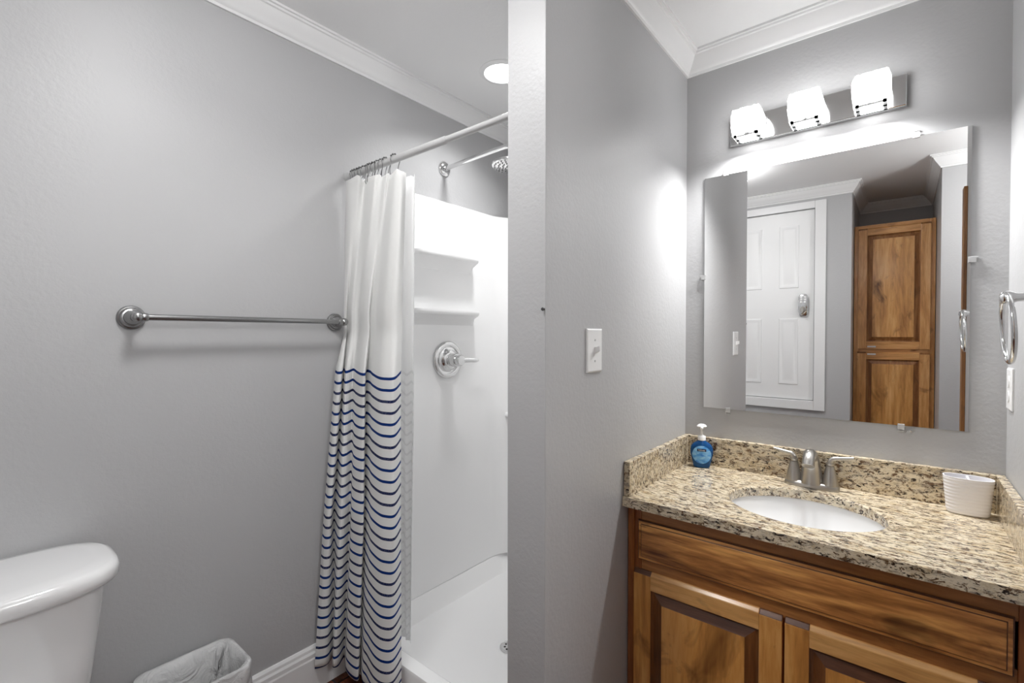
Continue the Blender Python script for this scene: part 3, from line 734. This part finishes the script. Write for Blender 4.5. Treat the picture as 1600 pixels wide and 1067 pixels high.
# undermount basin
sk = thing('sink', 'white oval undermount sink basin set in the granite top', 'sink', (SX, SY, .63))
bm = B()
rg = [(SA+.020, SB+.020, CB-.001), (SA+.006, SB+.006, CB-.001), (SA+.002, SB+.002, CB-.012), (SA-.004, SB-.004, .745), (SA-.022, SB-.020, .700), (SA-.06, SB-.055, .658), (SA-.12, SB-.105, .640), (.03, .03, .634), (.03, .03, .622), (SA-.10, SB-.09, .630), (SA-.03, SB-.028, .665), (SA+.008, SB+.008, .74), (SA+.020, SB+.020, .770)]
loft(bm, [superring(SX, SY, z, a, b, 2, 64) for a, b, z in rg], False, False)
obj('basin', bm, 'porcelain', sk, smooth=1.0)
bm = B(); lathe(bm, [(.030, -.004), (.030, .001), (.024, .003), (.020, .001), (.016, .006), (0, .008)], (SX, SY, .634)); obj('drain', bm, 'nickel', sk, smooth=True)

# faucet
FX, FYc = -.232, 1.893
fa = thing('faucet', 'brushed nickel two-handle faucet behind the oval sink', 'faucet', (FX, FYc, CZ))
bm = B(); loft(bm, [superring(FX, FYc, z, a, b, 3.0, 48) for z, a, b in ((CZ+.0005, .080, .026), (CZ+.010, .080, .026), (CZ+.017, .076, .023), (CZ+.020, .070, .018))]); obj('base', bm, 'nickel', fa, smooth=.8)
bm = B()
spine = cr([(FX, FYc, CZ+.014), (FX, FYc-.001, CZ+.045), (FX, FYc-.006, CZ+.076), (FX, FYc-.018, CZ+.103), (FX, FYc-.038, CZ+.117), (FX, FYc-.058, CZ+.115), (FX, FYc-.072, CZ+.105), (FX, FYc-.080, CZ+.095)], 30)
rads = [.0360, .0315, .0265, .0225, .0198, .0184, .0179, .0176]
tube(bm, spine, [rads[min(int(k/29*7), 6)]*(1-(k/29*7) % 1) + rads[min(int(k/29*7)+1, 7)]*((k/29*7) % 1) if k < 29 else rads[7] for k in range(30)], 28); obj('spout', bm, 'nickel', fa, smooth=True)
bm = B(); lathe(bm, [(.0186, -.004), (.0186, .008), (.0145, .009), (0, .008)], spine[-1], (spine[-1]-spine[-2]), 24); obj('aerator', bm, 'nickel', fa, smooth=True)
for s in (-1, 1):
    hx = FX + s*.0525
    bm = B(); lathe(bm, [(.0245, 0), (.0235, .010), (.0195, .030), (.0150, .050), (.0118, .064), (.0095, .0655), (.0095, .070), (0, .070)], (hx, FYc, CZ+.016), (0, 0, 1), 32); hb = obj('handle', bm, 'nickel', fa, smooth=True)
    bm = B(); lathe(bm, [(.0120, 0), (.0124, .002), (.0120, .005), (0, .006)], (hx, FYc, CZ+.0850)); tube(bm, cr([(hx, FYc, CZ+.086), (hx+s*.001, FYc, CZ+.096), (hx+s*.008, FYc, CZ+.105), (hx+s*.022, FYc+.001, CZ+.108), (hx+s*.042, FYc+.002, CZ+.111), (hx+s*.064, FYc+.003, CZ+.115)], 22), [.0098-.0055*k/21 for k in range(22)], 16); obj('lever', bm, 'nickel', hb, smooth=True)

# soap bottle
so = thing('soap_bottle', 'small pump bottle of clear blue hand soap in the counter corner', 'soap bottle', (-.600, 1.902, CZ+.0005), rotz=math.radians(17.5))
bp = [(0, .0265, .0150), (.004, .0305, .0180), (.016, .0325, .0195), (.032, .0370, .0210), (.050, .0410, .0215), (.068, .0420, .0215), (.082, .0390, .0205), (.092, .0320, .0185), (.099, .0225, .0165), (.103, .0150, .0140), (.108, .0132, .0132)]
def body_half(z):
    for (za, a, b), (zb, c, d) in zip(bp, bp[1:]):
        if za <= z <= zb: f = (z-za)/(zb-za); return a+(c-a)*f, b+(d-b)*f
    return bp[-1][1:]
zs = [i*.108/36 for i in range(37)]
bm = B(); loft(bm, [superring(0, 0, z, *body_half(z), 2.3, 48) for z in zs]); obj('bottle', bm, 'soap', so, smooth=1.2, local=True)
def surf(x, z, off):
    a, b = body_half(z); t = max(0, 1-abs(x/a)**2.3)
    return -(b*t**(1/2.3)) - off
def decal(name, pts_fn, nr, ns, off, mat, parent):
    bm = B(); V = []
    for j in range(nr+1):
        V.append([bm.verts.new((x, surf(x, z, off), z)) for x, z in (pts_fn(j/nr, i/ns) for i in range(ns))])
    for a, b in zip(V, V[1:]):
        for i in range(ns):
            bm.faces.new((a[i], a[(i+1) % ns], b[(i+1) % ns], b[i]))
    bmesh.ops.remove_doubles(bm, verts=bm.verts, dist=1e-6)
    return obj(name, bm, mat, parent, smooth=3.0, local=True)
LZ = .052
lb = decal('label', lambda r, t: (.0345*r*math.cos(2*PI*t), LZ+.0345*r*math.sin(2*PI*t)), 10, 40, .0006, 'label', so)
bm = B(); V = []
for j in range(3): V.append([bm.verts.new((-.0165+.033*i/8, surf(-.0165+.033*i/8, LZ+.013+.010*j/2, .0012), LZ+.013+.010*j/2)) for i in range(9)])
for a, b in zip(V, V[1:]):
    for i in range(8): bm.faces.new((a[i], a[i+1], b[i+1], b[i]))
obj('name_plate', bm, 'navy', lb, local=True)
fc = bpy.data.curves.new('lettering', 'FONT'); fc.body = 'Softsoap'; fc.size = .0070; fc.align_x = 'CENTER'; fc.align_y = 'CENTER'; fc.extrude = .0001
fc.materials.append(M['print_white'])
ft = bpy.data.objects.new('lettering_source', fc); COL.objects.link(ft); bpy.context.view_layer.update()
lm = bpy.data.meshes.new_from_object(ft.evaluated_get(bpy.context.evaluated_depsgraph_get())); bpy.data.objects.remove(ft)
lm.transform(Matrix.Translation((0, surf(0, LZ+.018, .0016), LZ+.0182)) @ Matrix.Rotation(PI/2, 4, 'X'))
fo = bpy.data.objects.new('lettering', lm); COL.objects.link(fo); fo.parent = lb
bm = B(); lathe(bm, [(.0150, .106), (.0150, .120), (.0135, .122), (.0075, .124), (.0065, .126), (0, .126)], (0, 0, 0), seg=32); obj('collar', bm, 'white_plastic', so, smooth=True, local=True)
bm = B(); lathe(bm, [(.0042, .125), (.0042, .152), (.0085, .154), (.0160, .157), (.0185, .160), (.0150, .165), (.008, .1685), (0, .169)], (0, 0, 0), seg=28); tube(bm, cr([(0, 0, .161), (0, -.014, .161), (0, -.025, .159), (0, -.029, .155)], 12), [.0058]*6+[.0052]*6, 14); obj('pump', bm, 'white_plastic', so, smooth=True, local=True)

# ribbed toothbrush cup
tc = thing('toothbrush_holder', 'white ribbed ceramic toothbrush holder beside the granite side splash', 'toothbrush holder', (.153, 1.893, CZ+.0005))
bm = B(); rings = []
NZ = 66
for k in range(NZ+1):
    z = k/NZ*.106; f = z/.106; rib = .0005*math.sin(z/.106*2*PI*11) if 0.02 < f < .97 else 0
    e = 0.0035*max(0, 1-f/.05)
    rings.append(superring(0, 0, z, .0465+.0085*f+rib-e, .0285+.005*f+rib-e, 2.6, 56))
rings += [superring(0, 0, .1065, .0535, .0320, 2.6, 56), superring(0, 0, .106, .0515, .0300, 2.6, 56), superring(0, 0, .05, .0475, .0275, 2.6, 56), superring(0, 0, .006, .043, .025, 2.6, 56)]
loft(bm, rings); obj('cup', bm, 'ceramic', tc, smooth=1.0, local=True)
bm = B(); box(bm, -.003, .003, -.0295, .0295, .012, .104); obj('divider', bm, 'ceramic', tc, bevel=.001, local=True)

# ------------------------------------------------------------------ mirror and vanity light
mi = thing('wall_mirror_glass', 'large frameless mirror on the grey wall above the sink', 'mirror', (-.227, YM, 1.5)); mi.name = 'vanity_mirror'
MX0, MX1, MZ0, MZ1 = -.612, .157, 1.041, 1.953
bm = B(); box(bm, MX0, MX1, YM-.006, YM-.0005, MZ0, MZ1, 1)
for f in bm.faces:
    if all(abs(v.co.y-(YM-.006)) < 1e-6 for v in f.verts): f.material_index = 0
obj('glass', bm, ['mirror', 'mirror_edge'], mi)
def clip(x, z, dx, dz):
    bm = B(); a, b = abs(dx)*.006+.008, abs(dz)*.006+.008
    box(bm, x-.009, x+.009, YM-.010, YM-.0062, z-.009, z+.009); box(bm, x+dx*.005-.008, x+dx*.005+.008, YM-.0062, YM-.0005, z+dz*.010-.002+.004*dz, z+dz*.010+.002+.004*dz) if dz else box(bm, x+dx*.012-.002, x+dx*.012+.002, YM-.0062, YM-.0005, z-.008, z+.008)
    bmesh.ops.translate(bm, verts=bm.verts, vec=(dx*.004, 0, dz*.004))
    obj('mirror_clip', bm, 'clear_plastic', mi, bevel=.0008)
clip(.030, MZ1, 0, 1); clip(-.533, MZ1, 0, 1); clip(-.52, MZ0, 0, -1); clip(.002, MZ0, 0, -1); clip(MX0, 1.56, -1, 0); clip(MX1, 1.555, 1, 0)
lc = thing('loose_mirror_clip', 'loose tilted clear clip stuck on the wall just below the mirror edge', 'clip', (.026, YM, 1.026))
bm = B(); box(bm, -.010, .010, -.004, -.0004, -.005, .005); bmesh.ops.rotate(bm, verts=bm.verts, cent=(0, 0, 0), matrix=Matrix.Rotation(-.7, 3, 'Y')); obj('plate', bm, 'clear_plastic', lc, local=True, bevel=.0006)
bm = B(); lathe(bm, [(.003, 0), (.003, .0015), (0, .002)], (0, -.004, 0), (0, -1, 0), 12); obj('screw', bm, 'chrome', lc, local=True)

vl = thing('vanity_light', 'three-lamp vanity light with crystal cube shades on a chrome back plate above the mirror', 'wall light', (-.255, YM, 2.1))
obj('back_plate', bx(-.515, .006, YM-.024, YM-.0005, 2.052, 2.152), 'chrome', vl, bevel=.003)
def crystal(cx):
    y0, y1, z0, z1, hw = YM-.138, YM-.044, 2.046, 2.138, .046
    # faceted block, sides swelling outwards, open below
    bm = B(); seg = 8; rings = []
    def ring(z, g):
        pts = []
        for a, b in (((-hw, y0), (hw, y0)), ((hw, y0), (hw, y1)), ((hw, y1), (-hw, y1)), ((-hw, y1), (-hw, y0))):
            for k in range(seg):
                f = k/seg; x = a[0]+(b[0]-a[0])*f; y = a[1]+(b[1]-a[1])*f
                q = .0022 if k % 2 else 0
                c = Vector((x, y-(y0+y1)/2, 0)); c.normalize()
                pts.append(Vector((cx+x*g, (y0+y1)/2+(y-(y0+y1)/2)*g, z)) + Vector((c.x*q, c.y*q, 0)))
        return pts
    for z, g in ((z0+.004, .88), (z0, .92), (z0+.018, .98), (z0+.045, 1.03), (z0+.070, 1.03), (z1-.014, .98), (z1, .90)): rings.append(ring(z, g))
    loft(bm, rings, False, True)
    s_ = obj('shade', bm, 'shade', vl, smooth=.3)
    bm = B(); w_ = hw*.86
    ym = (y0+y1)/2
    box(bm, cx-w_, cx+w_, ym-w_, ym-w_+.010, z0-.005, z0+.004); box(bm, cx-w_, cx+w_, ym+w_-.010, ym+w_, z0-.005, z0+.004); box(bm, cx-w_, cx-w_+.010, ym-w_, ym+w_, z0-.005, z0+.004); box(bm, cx+w_-.010, cx+w_, ym-w_, ym+w_, z0-.005, z0+.004); box(bm, cx-w_, cx+w_, ym-.006, ym+.006, z0-.005, z0+.004)
    obj('lower_frame', bm, 'grey_nickel', s_)
    bm = B(); lathe(bm, [(.010, .010), (.022, .016), (.026, .03), (.024, .05), (.012, .064), (0, .066)], (cx, ym, z0), seg=20); obj('bulb', bm, 'bulb', s_, smooth=True)
    area_light('vanity_lamp_light', (cx, ym, z0+.008), .066, VANITY_POWER, 172)
    bm = B(); lathe(bm, [(.014, 0), (.014, .022), (0, .022)], (cx, YM-.024, z0+.055), (0, -1, 0), 20); obj('socket_arm', bm, 'chrome', s_, smooth=True)
for cx in (-.436, -.257, -.080): crystal(cx)

# ------------------------------------------------------------------ light switch, outlet cover, towel ring, nail
sw = thing('light_switch', 'white toggle light switch plate on the partition wall', 'light switch', (XP, 1.206, 1.285))
bm = B(); loft(bm, [[Vector((XP+o, 1.206+a*(.043-i), 1.285+b*(.0625-i))) for a, b in ((-1, -1), (1, -1), (1, 1), (-1, 1))] for o, i in ((.0005, 0), (.004, 0), (.0065, .004))]); obj('plate', bm, 'white_plastic', sw)
bm = B(); loft(bm, [[Vector((XP+.006+o, 1.206+a*.0045*s, 1.285+dz_+b*.010*s)) for a, b in ((-1, -1), (1, -1), (1, 1), (-1, 1))] for o, s, dz_ in ((0, 1, 0), (.016, .75, .006))]); obj('toggle', bm, 'white_plastic', sw, bevel=.001)
for dz_ in (-.030, .030):
    bm = B(); lathe(bm, [(.0034, 0), (.003, .001), (0, .0012)], (XP+.0065, 1.206, 1.285+dz_), (1, 0, 0), 14); obj('screw', bm, 'rod', sw, smooth=True)
ou = thing('outlet_cover', 'white outlet cover plate on the side wall below the towel ring', 'outlet cover', (XR, 1.895, 1.18))
bm = B(); loft(bm, [[Vector((XR-o, 1.895+a*(.036-i), 1.18+b*(.058-i))) for a, b in ((-1, -1), (1, -1), (1, 1), (-1, 1))] for o, i in ((.0005, 0), (.004, 0), (.0065, .004))]); obj('plate', bm, 'white_plastic', ou)
for dz_ in (-.021, .021):
    bm = B(); lathe(bm, [(.016, 0), (.016, .0015), (0, .0016)], (XR-.0065, 1.895, 1.18+dz_), (-1, 0, 0), 24); obj('receptacle', bm, 'white_plastic', ou, smooth=True)
tr = thing('towel_ring', 'round chrome towel ring hanging from a post on the side wall', 'towel ring', (XR, 1.475, 1.412))
bm = B(); lathe(bm, [(.028, 0), (.028, .005), (.022, .012), (.013, .018), (.0095, .026), (.0095, .046), (.012, .050), (.0145, .058), (.0135, .068), (.008, .073), (0, .074)], (XR-.0005, 1.475, 1.412), (-1, 0, 0), 36); obj('post', bm, 'chrome', tr, smooth=True)
bm = B(); rcz = 1.412-.071+.004
tube(bm, [(XR-.060-.004*math.cos(a), 1.475+.073*math.sin(a), rcz+.073*math.cos(a)) for a in [2*PI*k/64 for k in range(64)]], .0052, 14, closed=True); obj('ring', bm, 'chrome', tr, smooth=True)
bm = B(); lathe(bm, [(.003, 0), (.0022, .004), (.0045, .006), (.004, .008), (0, .0085)], (XP-.004, YE, 1.394), (0, -1, 0), 12)
tag(obj('nail', bm, 'nail', None, smooth=True), 'tiny dark nail on the outer edge of the partition wall', 'nail')

# ------------------------------------------------------------------ tall linen cabinet in the alcove (seen in the mirror)
lcab = thing('linen_cabinet', 'tall honey stained knotty wood cabinet in the alcove, reflected in the mirror', 'cabinet', (-.05, -.9, 0))
LY = -.60
cx0, cx1 = XK0+.003, XK1-.003
bm = B(); box(bm, cx0, cx1, YK+.003, LY-.020, 0, 2.165); obj('carcass', bm, 'honey_v', lcab)
bm = B(); box(bm, cx0, cx0+.034, LY-.020, LY, 0, 2.165); box(bm, cx1-.036, cx1, LY-.020, LY, 0, 2.165); box(bm, cx0+.034, cx1-.036, LY-.020, LY, 2.12, 2.165, 1); box(bm, cx0+.034, cx1-.036, LY-.020, LY, 1.19, 1.24, 1); box(bm, cx0+.034, cx1-.036, LY-.020, LY, 0, .12, 1)
obj('face_frame', bm, ['honey_v', 'honey_h'], lcab, bevel=.002)
HM = ('honey_v', 'honey_h', 'honey_panel', 'honey_glaze', 'honey_glaze')
cab_door(-.262, .158, 1.226, 2.140, LY+.019, lcab, .056, .034, HM, sgn=1)
cab_door(-.262, .158, .13, 1.203, LY+.019, lcab, .056, .034, HM, sgn=1)
for z in (1.243, 1.186):
    obj('latch_plate', bx(-.20, -.148, LY+.0192, LY+.024, z-.006, z+.006), 'white_plastic', lcab, bevel=.001)
